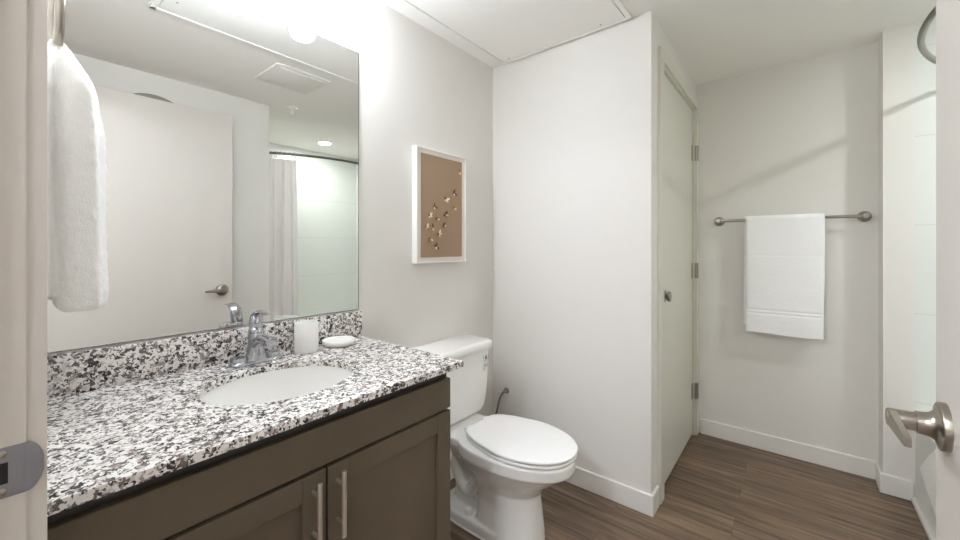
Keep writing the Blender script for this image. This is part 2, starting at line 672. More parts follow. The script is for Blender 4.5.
def lever(sign, x0, yc, zc):
    """a lever on one face; sign -1 points towards the vanity"""
    ax = '-x' if sign < 0 else 'x'
    bm = nb()
    lathe(bm, [(0.0385, 0), (0.0385, 0.007), (0.037, 0.0095), (0.031, 0.0105), (0.024, 0.0135), (0.0195, 0.019), (0.0180, 0.027), (0.0178, 0.034)], (x0, yc, zc), ax, 40)
    rose = obj('rosette', bm, NICKEL, d1)
    rose['label'] = 'round satin nickel rosette'
    bm = nb()
    lathe(bm, [(0.0145, 0.032), (0.0155, 0.034), (0.0152, 0.050), (0.0148, 0.0655), (0.0135, 0.068)], (x0, yc, zc), ax, 32)
    # flat blade reaching towards the hinge
    xs = x0 + sign * 0.0615
    loops = []
    prof = [(0.004, 0.0145, 0.0062), (-0.02, 0.0132, 0.0058), (-0.05, 0.0112, 0.005), (-0.085, 0.009, 0.0045), (-0.108, 0.0075, 0.0042), (-0.113, 0.0062, 0.0034)]
    for i, (dy, hh, ht) in enumerate(prof):
        xo = xs + (-sign) * 0.002 * (dy / -0.114) ** 2
        q = []
        for kx, kz in ((-1, -0.8), (-0.8, -1), (0.8, -1), (1, -0.8), (1, 0.8), (0.8, 1), (-0.8, 1), (-1, 0.8)):
            q.append((xo + kx * ht, yc + dy, zc + kz * hh))
        loops.append(q)
    rings(bm, loops)
    hd = obj('lever_handle', bm, NICKEL, d1)
    hd['label'] = 'satin nickel lever'


lever(-1, DXF, 0.965, 0.948)
lever(1, DXF + 0.036, 0.965, 0.948)
for z in (1.9, 1.08, 0.25):
    bm = nb()
    lathe(bm, [(0.0065, -0.05), (0.0065, 0.05)], (DXF + 0.043, 0.0495, z), 'z', 12)
    obj('hinge', bm, NICKEL, d1)

# grey disc behind the open door
bm = nb()
lathe(bm, [(0.217, 0), (0.217, 0.012), (0.21, 0.018), (0.0, 0.018)], (1.735, 0.62, 1.984), '-x', 72)
tag(obj('wall_plaque', bm, GREYDISC, None, True, (1.735, 0.62, 1.984)), 'round grey disc whose top shows above the open door in the mirror', 'plaque')

# ------------------------------------------------------------------ ceiling fittings
cp = thing('ceiling_panel', 'large flat white access panel in the ceiling above vanity and toilet', 'access panel', (0.466, 1.15, HC))
X0, X1, Y0, Y1 = 0.096, 0.838, 0.43, 1.880
fw = 0.022
bm = nb()
box(bm, (X0, Y0, HC - 0.016), (X0 + 0.010, Y1, HC + 0.001), 0.002, 1)
box(bm, (X1 - fw, Y0, HC - 0.016), (X1, Y1, HC + 0.001), 0.002, 1)
box(bm, (X0, Y0, HC - 0.016), (X1, Y0 + fw, HC + 0.001), 0.002, 1)
box(bm, (X0, Y1 - 0.010, HC - 0.016), (X1, Y1, HC + 0.001), 0.002, 1)
obj('panel_frame', bm, CEIL, cp)
bm = nb()
box(bm, (X0 + 0.014, Y0 + fw + 0.004, HC - 0.013), (X1 - fw - 0.005, Y1 - 0.014, HC + 0.001), 0.001, 1)
obj('panel_leaf', bm, CEIL, cp)
for x, y in ((0.16, 1.84), (0.70, 1.84), (0.16, 0.5), (0.70, 0.5)):
    bm = nb()
    lathe(bm, [(0.004, 0), (0.004, 0.002)], (x, y, HC - 0.0128), '-z', 10)
    obj('screw', bm, DNICKEL, cp)

vt = thing('exhaust_vent', 'square off white exhaust vent cover on the ceiling, seen in the mirror', 'vent', (1.12, 1.21, HC))
bm = nb()
box(bm, (0.96, 1.04, HC - 0.006), (1.29, 1.385, HC + 0.001), 0.003, 2)
obj('cover', bm, VENTP, vt)
bm = nb()
box(bm, (0.995, 1.075, HC - 0.0085), (1.255, 1.35, HC - 0.004), 0.002, 2)
obj('grille', bm, VENTP, vt)

sp_ = thing('sprinkler_head', 'small white fire sprinkler head hanging from the ceiling', 'sprinkler', (1.646, 1.451, HC))
bm = nb()
lathe(bm, [(0.036, 0), (0.034, 0.006), (0.018, 0.012), (0.014, 0.014)], (1.646, 1.451, HC), '-z', 28)
obj('escutcheon', bm, VENTP, sp_)
bm = nb()
lathe(bm, [(0.009, 0.012), (0.009, 0.026), (0.004, 0.03), (0.003, 0.052)], (1.646, 1.451, HC), '-z', 14)
for s in (-1, 1):
    tube(bm, [(1.646, 1.451 + s * 0.008, HC - 0.024), (1.646, 1.451 + s * 0.016, HC - 0.04), (1.646, 1.451 + s * 0.004, HC - 0.054)], 0.0022, 8)
obj('frame_arms', bm, VENTP, sp_)
bm = nb()
lathe(bm, [(0.016, 0.054), (0.016, 0.056)], (1.646, 1.451, HC), '-z', 18)
obj('deflector', bm, VENTP, sp_)

rl = thing('downlight', 'round recessed downlight glowing in the ceiling above the tub', 'ceiling light', (2.413, 2.156, HC))
bm = nb()
lathe(bm, [(0.078, 0), (0.077, 0.005), (0.062, 0.008), (0.060, 0.003), (0.060, 0.0)], (2.413, 2.156, HC), '-z', 40)
obj('trim_ring', bm, VENTP, rl)
bm = nb()
lathe(bm, [(0.058, 0.0), (0.058, 0.004), (0.0, 0.005)], (2.413, 2.156, HC), '-z', 40)
o = obj('lens', bm, TUB_ON, rl)
o['label'] = 'glowing white lens'

hl = thing('hall_fill_light', 'unseen round fill light added on the hall ceiling outside the doorway', 'ceiling light', (0.86, -0.8, HC))  # unseen lamp added to send fill light in through the doorway
bm = nb()
lathe(bm, [(0.17, 0), (0.17, 0.02), (0.155, 0.025)], (0.86, -0.8, HC), '-z', 40)
obj('base', bm, VENTP, hl)
bm = nb()
lathe(bm, [(0.15, 0.024), (0.145, 0.05), (0.11, 0.075), (0.05, 0.085), (0, 0.087)], (0.86, -0.8, HC), '-z', 40)
obj('diffuser', bm, HALL_FILL, hl)

# ------------------------------------------------------------------ vanity light
vl = thing('vanity_light', 'three globe bath light glowing on the wall above the mirror', 'wall light', (0.0, 0.52, 2.18))
bm = nb()
box(bm, (0.0, 0.36, 2.135), (0.02, 0.68, 2.225), 0.006, 3)
obj('backplate', bm, NICKEL, vl)
bm = nb()
tube(bm, [(0.045, 0.2, 2.245), (0.045, 0.84, 2.245)], 0.009, 16)
for y in (0.46, 0.58):
    tube(bm, catmull([(0.01, y, 2.20), (0.03, y, 2.215), (0.045, y, 2.245)]), 0.008, 12)
obj('crossbar', bm, NICKEL, vl)
for y in (0.273, 0.52, 0.767):
    bm = nb()
    tube(bm, catmull([(0.045, y, 2.245), (0.085, y, 2.258), (0.11, y, 2.245), (0.11, y, 2.215)]), 0.007, 12)
    lathe(bm, [(0.012, 2.228), (0.03, 2.222), (0.044, 2.208), (0.049, 2.194), (0.0505, 2.182), (0.0485, 2.182), (0.047, 2.194), (0.042, 2.205), (0.01, 2.215)], (0.11, y, 0), 'z', 28)
    a = obj('arm', bm, NICKEL, vl)
    bm = nb()
    lathe(bm, [(0.02, 2.198), (0.036, 2.192), (0.045, 2.176), (0.049, 2.14), (0.049, 2.11), (0.046, 2.09), (0.038, 2.077), (0.024, 2.071), (0.0, 2.069)], (0.11, y, 0), 'z', 28)
    s = obj('shade', bm, GLASS_ON, vl)
    s['label'] = 'glowing white glass shade'

# ------------------------------------------------------------------ mirror
mi = thing('wall_mirror', 'large frameless wall mirror above the granite backsplash', 'mirror', (0.0, 0.49, 0.978))
bm = nb()
box(bm, (0.0005, 0.026, 0.9785), (0.0052, 0.9572, 2.0585))
obj('backing', bm, MEDGE, mi, False)
bm = nb()
box(bm, (0.0045, 0.027, 0.9795), (0.0062, 0.9545, 2.0565), 0.0008, 1)
obj('glass', bm, MIRROR, mi, False)

# ------------------------------------------------------------------ vanity: cabinet, countertop, sink, faucet
ZC = 0.870
CYE = 0.941
vc = thing('vanity_cabinet', 'dark brown shaker vanity cabinet with two doors under the granite top', 'cabinet', (0.27, 0.48, 0))
bm = nb()
box(bm, (0.002, 0.026, 0.09), (0.5105, 0.044, 0.850))
box(bm, (0.002, CYE - 0.018, 0.0), (0.5105, CYE, 0.850))
box(bm, (0.002, 0.044, 0.09), (0.014, CYE - 0.018, 0.850))
box(bm, (0.014, 0.044, 0.09), (0.515, CYE - 0.018, 0.108))
box(bm, (0.46, 0.044, 0.0), (0.475, CYE - 0.018, 0.09))
obj('carcass', bm, WOOD, vc, False)
bm = nb()
box(bm, (0.511, 0.07, 0.772), (0.530, CYE - 0.04, 0.850))
box(bm, (0.511, 0.07, 0.69), (0.530, CYE - 0.04, 0.722))
box(bm, (0.511, 0.07, 0.09), (0.530, CYE - 0.04, 0.13))
box(bm, (0.511, 0.026, 0.09), (0.530, 0.07, 0.850))
box(bm, (0.511, CYE - 0.04, 0.09), (0.530, CYE, 0.850))
obj('face_frame', bm, WOOD_SHADE, vc, False)
bm = nb()
box(bm, (0.531, 0.028, 0.713), (0.550, CYE - 0.001, 0.809), 0.0015, 1)
obj('drawer_front', bm, WOOD, vc)


def shaker(y0, y1, z0, z1, hy):
    st = 0.058
    bm = nb()
    xf, xb = 0.550, 0.531
    box(bm, (xb, y0, z0), (xf, y0 + st, z1), 0.0012, 1)
    box(bm, (xb, y1 - st, z0), (xf, y1, z1), 0.0012, 1)
    box(bm, (xb, y0 + st, z1 - st), (xf - 0.0003, y1 - st, z1), 0.0008, 1)
    box(bm, (xb, y0 + st, z0), (xf - 0.0003, y1 - st, z0 + st), 0.0008, 1)
    d = obj('door', bm, WOOD, vc)
    bm = nb()
    box(bm, (xb + 0.001, y0 + st - 0.002, z0 + st - 0.002), (xf - 0.010, y1 - st + 0.002, z1 - st + 0.002))
    obj('panel', bm, WOOD, d, False)
    bm = nb()
    lathe(bm, [(0.0055, 0), (0.006, 0.0007), (0.006, 0.1593), (0.0055, 0.16)], (0.580, hy, 0.534), 'z', 18)
    for z in (0.566, 0.662):
        lathe(bm, [(0.005, 0), (0.005, 0.032)], (0.548, hy, z), 'x', 14)
    h = obj('bar_handle', bm, SATIN, d)
    h['label'] = 'satin metal bar handle'


shaker(0.506, CYE - 0.001, 0.098, 0.704, 0.531)
shaker(0.060, 0.501, 0.098, 0.704, 0.468)

# countertop with oval cut-out
SX, SY, SA, SB = 0.316, 0.503, 0.164, 0.194     # sink centre, half sizes along x and y
cx0, cx1, cy0, cy1 = 0.001, 0.595, 0.0245, 0.954
angs = [2 * PI * i / 72 for i in range(72)]
for x, y in ((cx0, cy0), (cx1, cy0), (cx0, cy1), (cx1, cy1)):
    angs.append(math.atan2((y - SY), (x - SX)) % (2 * PI))
angs = sorted(set(round(a, 6) for a in angs))


def rect_hit(a):
    dx, dy = math.cos(a), math.sin(a)
    ts = []
    if dx > 1e-9: ts.append((cx1 - SX) / dx)
    if dx < -1e-9: ts.append((cx0 - SX) / dx)
    if dy > 1e-9: ts.append((cy1 - SY) / dy)
    if dy < -1e-9: ts.append((cy0 - SY) / dy)
    t = min(ts)
    return (SX + dx * t, SY + dy * t)


def ell_hit(a, k=1.0):
    dx, dy = math.cos(a), math.sin(a)
    t = k / math.sqrt((dx / SA) ** 2 + (dy / SB) ** 2)
    return (SX + dx * t, SY + dy * t)


bm = nb()
R0 = [rect_hit(a) for a in angs]
E0 = [ell_hit(a) for a in angs]
zt, zb = ZC, ZC - 0.0195
rows = [[bm.verts.new((*p, z)) for p in ring] for ring, z in ((E0, zb), (E0, zt), (R0, zt), (R0, zb))]
n = len(angs)
for q in range(4):
    A, B = rows[q], rows[(q + 1) % 4]
    for i in range(n):
        j = (i + 1) % n
        bm.faces.new((A[i], A[j], B[j], B[i]))
ct = obj('countertop', bm, GRAN, None, True, (0.29, 0.49, ZC - 0.0195), 40)
mod(ct, 'BEVEL', width=0.0035, segments=3, limit_method='ANGLE', angle_limit=math.radians(60))
tag(ct, 'black and white speckled granite countertop on the dark vanity', 'countertop')
bm = nb()
box(bm, (0.001, 0.0245, ZC + 0.0003), (0.021, 0.963, 0.9735), 0.002, 2)
tag(obj('backsplash', bm, GRAN, None, True, (0.01, 0.49, ZC)), 'speckled granite backsplash strip under the mirror', 'backsplash')

sk = thing('sink_basin', 'oval white undermount sink set in the granite top', 'sink', (SX, SY, 0.70))
bm = nb()
loops = []
for k, z in ((1.10, 0.850), (1.03, 0.850), (1.01, 0.842), (0.98, 0.805), (0.92, 0.765), (0.8, 0.735), (0.6, 0.715), (0.35, 0.706), (0.12, 0.703)):
    loops.append([(*ell_hit(2 * PI * i / 72, k), z) for i in range(72)])
outer = []
for k, z in ((0.12, 0.690), (0.4, 0.693), (0.65, 0.702), (0.86, 0.722), (0.99, 0.755), (1.05, 0.80), (1.08, 0.836), (1.10, 0.841)):
    outer.append([(*ell_hit(2 * PI * i / 72, k), z) for i in range(72)])
rings(bm, list(reversed(loops)) , False, False)
rings(bm, outer, False, False)
bmesh.ops.remove_doubles(bm, verts=bm.verts, dist=1e-5)
obj('bowl', bm, PORC, sk)
bm = nb()
lathe(bm, [(0.024, 0.700), (0.024, 0.705), (0.019, 0.707), (0.016, 0.705), (0.014, 0.709), (0.0, 0.711)], (SX, SY, 0), 'z', 28)
obj('drain', bm, CHROME, sk)

FY, FX = 0.522, 0.088
fa = thing('faucet', 'chrome centerset faucet with curved lever behind the sink', 'faucet', (FX, FY, ZC))
zb = ZC + 0.0003


def stadium(cx, cy, hl, r, n=10):
    pts = []
    for i in range(n + 1):
        t = -PI / 2 + PI * i / n
        pts.append((cx + r * math.sin(t), cy + hl + r * math.cos(t)))
    for i in range(n + 1):
        t = PI / 2 + PI * i / n
        pts.append((cx + r * math.sin(t), cy - hl + r * math.cos(t)))
    return pts


bm = nb()
lv = []
for z, r, hl in ((0, 0.028, 0.05), (0.004, 0.0285, 0.05), (0.009, 0.027, 0.05), (0.012, 0.024, 0.048)):
    lv.append([(x, y, zb + z) for x, y in stadium(FX, FY, hl, r)])
rings(bm, lv)
obj('base_plate', bm, CHROME, fa)
for s in (-1, 1):
    bm = nb()
    lathe(bm, [(0.023, 0.008), (0.023, 0.022), (0.0215, 0.026), (0.008, 0.028)], (FX, FY + s * 0.051, zb), 'z', 24)
    e = obj('end_cap', bm, CHROME, fa)
bm = nb()
lv = []
for z, rx, ry in ((0.008, 0.027, 0.040), (0.018, 0.025, 0.033), (0.032, 0.024, 0.027), (0.05, 0.0235, 0.0235), (0.072, 0.023, 0.023), (0.09, 0.0235, 0.0235), (0.096, 0.022, 0.022)):
    lv.append([(FX + rx * math.cos(t), FY + ry * math.sin(t), zb + z) for t in (2 * PI * i / 28 for i in range(28))])
rings(bm, lv)
obj('body', bm, CHROME, fa)
# spout
bm = nb()
path = catmull([(FX, FY, zb + 0.056), (FX + 0.035, FY, zb + 0.074), (FX + 0.07, FY, zb + 0.084), (FX + 0.10, FY, zb + 0.084), (FX + 0.118, FY, zb + 0.080)], 5)
lv = []
for i, p in enumerate(path):
    t = i / (len(path) - 1)
    hw = 0.021 - 0.004 * t
    hh = 0.017 - 0.004 * t
    ring = []
    for q in range(20):
        a = 2 * PI * q / 20
        cxx = abs(math.cos(a)) ** 0.6 * math.copysign(1, math.cos(a))
        szz = abs(math.sin(a)) ** 0.6 * math.copysign(1, math.sin(a))
        ring.append((p.x, p.y + hw * cxx, p.z + hh * szz))
    lv.append(ring)
rings(bm, lv)
lathe(bm, [(0.0115, zb + 0.062), (0.0115, zb + 0.078)], (FX + 0.102, FY, 0), 'z', 18)
obj('spout', bm, CHROME, fa)
# lever: a blade that sweeps up and forward
bm = nb()
lathe(bm, [(0.0225, 0.097), (0.0225, 0.103), (0.019, 0.110), (0.012, 0.114), (0.0, 0.115)], (FX, FY, zb), 'z', 28)
path = catmull([(FX - 0.004, FY, zb + 0.105), (FX - 0.004, FY, zb + 0.128), (FX + 0.008, FY, zb + 0.152), (FX + 0.036, FY, zb + 0.166), (FX + 0.082, FY, zb + 0.163)], 5)
lv = []
for i, p in enumerate(path):
    t = i / (len(path) - 1)
    d = (path[min(i + 1, len(path) - 1)] - path[max(i - 1, 0)]).normalized()
    nrm = Vector((-d.z, 0, d.x))
    hw = 0.019 - 0.006 * t + 0.003 * math.sin(PI * t)
    ht = 0.012 * (1 - t) + 0.003
    lv.append([p + Vector((0, 1, 0)) * (hw * math.cos(a)) + nrm * (ht * math.sin(a)) for a in (2 * PI * q / 16 for q in range(16))])
rings(bm, lv)
obj('lever', bm, CHROME, fa)
bm = nb()
tube(bm, [(FX - 0.022, FY, zb + 0.01), (FX - 0.022, FY, zb + 0.07)], 0.0025, 8)
lathe(bm, [(0.002, 0.066), (0.005, 0.069), (0.005, 0.074), (0.002, 0.077)], (FX - 0.022, FY, zb), 'z', 12)
# sits just behind the body
bmesh.ops.translate(bm, verts=bm.verts, vec=(-0.006, 0, 0))
obj('drain_rod', bm, CHROME, fa)

# tumbler and soap dish
bm = nb()
TX, TY = 0.085, 0.690
lathe(bm, [(0.030, 0.0), (0.0375, 0.0), (0.0395, 0.003), (0.0398, 0.05), (0.0395, 0.101), (0.0375, 0.104), (0.0362, 0.101), (0.036, 0.05), (0.035, 0.008), (0.0, 0.006)], (TX, TY, ZC + 0.0004), 'z', 40)
tag(obj('tumbler', bm, CERAM, None, True, (TX, TY, ZC)), 'white ceramic tumbler standing beside the faucet', 'tumbler')
bm = nb()
QX, QY = 0.092, 0.812
lathe(bm, [(0.045, 0.0), (0.052, 0.003), (0.058, 0.012), (0.060, 0.019), (0.0585, 0.021), (0.056, 0.019), (0.052, 0.012), (0.044, 0.009), (0.0, 0.009)], (QX, QY, ZC + 0.0004), 'z', 44)
tag(obj('soap_dish', bm, CERAM, None, True, (QX, QY, ZC)), 'shallow round white soap dish beside the tumbler', 'soap dish')

# toilet roll on the cabinet side
rx, ry, rz = 0.412, 0.990, 0.487
bm = nb()
lathe(bm, [(0.02, -0.05), (0.049, -0.05), (0.050, -0.048), (0.050, 0.048), (0.049, 0.05), (0.02, 0.05), (0.02, -0.05)], (rx, ry, rz), 'x', 40, False)
tag(obj('toilet_roll', bm, CORK, None, True, (rx, ry, rz)), 'cream toilet paper roll on the side of the vanity', 'toilet paper')
th_ = thing('toilet_roll_holder', 'small metal holder carrying the toilet roll on the vanity side', 'toilet roll holder', (rx, CYE, rz))
bm = nb()
tube(bm, [(rx - 0.062, ry, rz), (rx + 0.058, ry, rz)], 0.0075, 14)
obj('spindle', bm, NICKEL, th_)
bm = nb()
tube(bm, [(rx - 0.062, CYE + 0.001, rz), (rx - 0.062, ry + 0.006, rz)], 0.007, 14)
lathe(bm, [(0.02, 0.0005), (0.02, 0.006), (0.012, 0.01)], (rx - 0.062, CYE, rz), 'y', 20)
obj('post', bm, NICKEL, th_)

# ------------------------------------------------------------------ framed art
fr = thing('framed_art', 'white shadow box frame with gold butterflies on tan paper', 'picture', (0.0, 1.43, 1.44))
fy0, fy1, fz0, fz1 = 1.2525, 1.612, 1.160, 1.7245
bm = nb()
t = 0.0065
xf = 0.036
box(bm, (0.001, fy0, fz0), (xf, fy0 + t, fz1), 0.001, 1)
box(bm, (0.001, fy1 - t, fz0), (xf, fy1, fz1), 0.001, 1)
box(bm, (0.001, fy0 + t, fz0), (xf, fy1 - t, fz0 + t), 0.001, 1)
box(bm, (0.001, fy0 + t, fz1 - t), (xf, fy1 - t, fz1), 0.001, 1)
obj('frame', bm, FRAMEW, fr)
bm = nb()
box(bm, (0.004, fy0 + t, fz0 + t), (0.0305, fy1 - t, fz1 - t))
obj('mat', bm, MATB, fr, False)
bm = nb()
box(bm, (0.030, 1.2835, 1.189), (0.0312, 1.5805, 1.6965))
obj('print', bm, PAPER, fr, False)
BF = [(1.557, 1.641), (1.518, 1.524), (1.456, 1.483), (1.518, 1.445), (1.371, 1.441), (1.341, 1.395), (1.392, 1.381), (1.451, 1.405), (1.319, 1.339), (1.361, 1.336), (1.438, 1.348), (1.406, 1.306), (1.344, 1.277), (1.384, 1.242)]
for i, (y, z) in enumerate(BF):
    bm = nb()
    rot = random.uniform(-1.2, 1.2)
    s = random.uniform(1.15, 1.5)
    for sd in (-1, 1):
        for (l, wd, up) in ((0.016, 0.008, 0.5), (0.012, 0.007, -0.6)):
            pts = []
            for q in range(10):
                a = 2 * PI * q / 10
                pts.append((l * 0.5 + l * 0.55 * math.cos(a), wd * 0.55 * math.sin(a)))
            lp0, lp1 = [], []
            ca, sa = math.cos(up), math.sin(up)
            fold = random.uniform(0.3, 0.9)
            for px, pz in pts:
                u = (px * ca - pz * sa) * s
                v = (px * sa + pz * ca) * s
                yy = sd * u * math.cos(fold)
                xx = 0.0325 + u * math.sin(fold) * 0.7
                ry_, rz_ = yy * math.cos(rot) - v * math.sin(rot), yy * math.sin(rot) + v * math.cos(rot)
                lp0.append((xx, y + ry_, z + rz_))
                lp1.append((xx + 0.0008, y + ry_, z + rz_))
            rings(bm, [lp0, lp1])
    tube(bm, [(0.0325, y + 0.008 * math.sin(rot), z - 0.008 * math.cos(rot)), (0.0325, y - 0.008 * math.sin(rot), z + 0.008 * math.cos(rot))], 0.0014, 6)
    o = obj('butterfly', bm, (GOLDW, BROWNW, CREAMW)[i % 3], fr, False)
    me = o.data
    for m_ in (BROWNW, CREAMW):
        me.materials.append(m_)
    for p in me.polygons:
        p.material_index = 1 if (p.index // 12) % 4 in (0,) else (2 if (p.index // 12) % 4 == 3 else 0)

# ------------------------------------------------------------------ toilet
ty = 1.410
to = thing('toilet', 'white two piece toilet with closed lid beside the vanity', 'toilet', (0.40, ty, 0))


def egg(xb, xf, hw, z, n=48, pb=2.6, pf=2.1, yc=ty, xm=0.42):
    """egg outline from xb (back) to xf (front); widest at xb + xm * length"""
    out = []
    c = xb + (xf - xb) * xm
    for i in range(n):
        a = 2 * PI * i / n
        ca, sa = math.cos(a), math.sin(a)
        p = pf if ca > 0 else pb
        L = (xf - c) if ca > 0 else (c - xb)
        x = c + L * math.copysign(abs(ca) ** (2 / p), ca)
        y = yc + hw * math.copysign(abs(sa) ** (2 / p), sa)
        out.append((x, y, z))
    return out


bm = nb()
# front pedestal and bowl
rings(bm, [egg(0.33, 0.620, 0.110, 0.0, pb=5, pf=2.6), egg(0.335, 0.616, 0.108, 0.05, pb=5, pf=2.6), egg(0.335, 0.606, 0.102, 0.16, pb=4, pf=2.4),
           egg(0.32, 0.605, 0.104, 0.21, pb=3), egg(0.28, 0.64, 0.124, 0.255), egg(0.24, 0.685, 0.148, 0.29), egg(0.235, 0.722, 0.165, 0.32),
           egg(0.23, 0.742, 0.173, 0.337), egg(0.225, 0.757, 0.177, 0.343), egg(0.225, 0.759, 0.178, 0.385), egg(0.226, 0.757, 0.176, 0.392)])
# rear deck under the tank
rings(bm, [egg(0.03, 0.36, 0.10, 0.30, pb=5, pf=5, xm=0.5), egg(0.03, 0.37, 0.125, 0.335, pb=5, pf=5, xm=0.5), egg(0.03, 0.38, 0.138, 0.36, pb=5, pf=5, xm=0.5), egg(0.03, 0.38, 0.138, 0.387, pb=5, pf=5, xm=0.5), egg(0.032, 0.378, 0.134, 0.391, pb=5, pf=5, xm=0.5)])
# trapway
rings(bm, [egg(0.16, 0.40, 0.050, 0.0, pb=4, pf=4, xm=0.5), egg(0.165, 0.40, 0.046, 0.12, pb=4, pf=4, xm=0.5), egg(0.14, 0.40, 0.052, 0.2, pb=4, pf=4, xm=0.5), egg(0.09, 0.40, 0.075, 0.28, pb=4, pf=4, xm=0.5), egg(0.05, 0.38, 0.10, 0.33, pb=4, pf=4, xm=0.5)])
for s in (-1, 1):
    tube(bm, catmull([(0.40, ty + s * 0.085, 0.29), (0.34, ty + s * 0.068, 0.20), (0.28, ty + s * 0.05, 0.13), (0.225, ty + s * 0.045, 0.15), (0.185, ty + s * 0.05, 0.24), (0.15, ty + s * 0.06, 0.32)], 6), 0.030, 14)
# foot flange
rings(bm, [egg(0.115, 0.50, 0.118, 0.0, pb=2.8, pf=6, xm=0.5), egg(0.115, 0.50, 0.118, 0.042, pb=2.8, pf=6, xm=0.5), egg(0.122, 0.49, 0.111, 0.052, pb=2.8, pf=6, xm=0.5)])
bowl = obj('bowl', bm, PORC, to, True, ang=80)
mod(bowl, 'REMESH', mode='VOXEL', voxel_size=0.005, use_smooth_shade=True)
mod(bowl, 'SMOOTH', factor=0.5, iterations=6)
for s in (-1, 1):
    bm = nb()
    lathe(bm, [(0.018, 0.0), (0.018, 0.016), (0.014, 0.025), (0.0, 0.029)], (0.300, ty + s * 0.088, 0.049), 'z', 20)
    obj('bolt_cap', bm, SEATP, to)
# caulk line
bm = nb()
rings(bm, [egg(0.110, 0.505, 0.122, 0.0, pb=2.8, pf=6, xm=0.5), egg(0.112, 0.503, 0.120, 0.006, pb=2.8, pf=6, xm=0.5)])
obj('floor_caulk', bm, SEATP, to)
# seat ring and lid


egg0 = egg


def disc(z0, z1, xb, xf, hw, bev, dome=0.0):
    bm = nb()
    def egg(*a, **k):
        out = []
        for x, y, z in egg0(*a, **k):
            q = max(0, 1 - (x - xb) / (0.45 * (xf - xb)))
            out.append((x, ty + 0.008 + (y - ty) * (1 - 0.36 * q ** 1.5), z))
        return out
    kw = dict(pb=9, pf=2.1, xm=0.46, n=96)
    rings(bm, [egg(xb + bev, xf - bev, hw - bev, z0, **kw), egg(xb, xf, hw, z0 + bev, **kw), egg(xb, xf, hw, z1 - bev, **kw),
               egg(xb + bev * 0.35, xf - bev * 0.35, hw - bev * 0.35, z1 - bev * 0.3, **kw), egg(xb + bev * 1.2, xf - bev * 1.2, hw - bev * 1.2, z1, **kw),
               egg(xb + 0.10, xf - 0.12, hw - 0.09, z1 + dome, **kw)])
    return bm


obj('seat', disc(0.3945, 0.4080, 0.287, 0.760, 0.177, 0.004), SEATP, to, ang=50)
obj('lid', disc(0.4122, 0.4265, 0.284, 0.763, 0.179, 0.005, 0.002), SEATP, to, ang=50)
for s in (-1, 1):
    bm = nb()
    tube(bm, [(0.270, ty + 0.008 + s * 0.045, 0.409), (0.270, ty + 0.008 + s * 0.082, 0.409)], 0.0095, 14)
    box(bm, (0.262, ty + 0.008 + s * 0.063 - 0.016, 0.388), (0.288, ty + 0.008 + s * 0.063 + 0.016, 0.411), 0.002, 1)
    obj('hinge', bm, SEATP, to)


def rrect(x0, x1, y0, y1, r, z, n=7):
    out = []
    for cx_, cy_, a0 in ((x1 - r, y1 - r, 0), (x0 + r, y1 - r, PI / 2), (x0 + r, y0 + r, PI), (x1 - r, y0 + r, 1.5 * PI)):
        for i in range(n + 1):
            a = a0 + PI / 2 * i / n
            out.append((cx_ + r * math.cos(a), cy_ + r * math.sin(a), z))
    return out


bm = nb()
lv = []
for z, hw, xb, xf in ((0.3915, 0.120, 0.05, 0.155), (0.396, 0.150, 0.04, 0.172), (0.409, 0.174, 0.03, 0.184), (0.435, 0.190, 0.022, 0.191), (0.48, 0.199, 0.018, 0.194), (0.53, 0.204, 0.016, 0.197), (0.62, 0.209, 0.015, 0.200), (0.719, 0.213, 0.015, 0.203)):
    lv.append(rrect(xb, xf, ty - hw, ty + hw, 0.035, z))
rings(bm, lv)
tank = obj('tank', bm, PORC, to, True, ang=60)
bm = nb()
lv = []
for z, g in ((0.7165, -0.004), (0.719, 0), (0.742, 0.001), (0.752, -0.002), (0.758, -0.007), (0.7605, -0.018)):
    lv.append(rrect(0.008 - g * 0.5, 0.215 + g, ty - 0.226 - g, ty + 0.226 + g, 0.036, z))
rings(bm, lv)
obj('tank_lid', bm, PORC, to, True, ang=60)
# water saving label on the tank front
def tank_x(z):
    return 0.197 + (z - 0.53) / (0.719 - 0.53) * 0.006
bm = nb()
for zz, (ly0, ly1) in ((0.641, (1.556, 1.592)), (0.634, (1.553, 1.596)), (0.627, (1.558, 1.590)), (0.620, (1.555, 1.575)), (0.613, (1.556, 1.566))):
    y = ly0
    while y < ly1 - 0.002:
        wd = random.uniform(0.003, 0.007)
        box(bm, (tank_x(zz) - 0.001, y, zz - 0.0009), (tank_x(zz) + 0.0014, min(y + wd, ly1), zz + 0.0009))
        y += wd + 0.0025
zc = 0.672
xd = tank_x(zc)
prism(bm, [(1.574 + 0.0065 * math.sin(a) * (1 if math.cos(a) < 0 else 1 - 0.75 * math.cos(a)), zc + (0.0075 if math.cos(a) < 0 else 0.018) * math.cos(a)) for a in (2 * PI * i / 20 for i in range(20))], xd - 0.002, xd + 0.0018, 'x')
for s in (-1, 1):
    tube(bm, catmull([(xd + 0.0006, 1.574 + s * 0.004, zc - 0.018), (xd + 0.0008, 1.574 + s * 0.016, zc - 0.008), (xd + 0.0012, 1.574 + s * 0.02, zc + 0.014)], 4), 0.0009, 6)
lb = obj('label_print', bm, INK, tank, False)
lb['label'] = 'small dark droplet symbol over lines of tiny print'

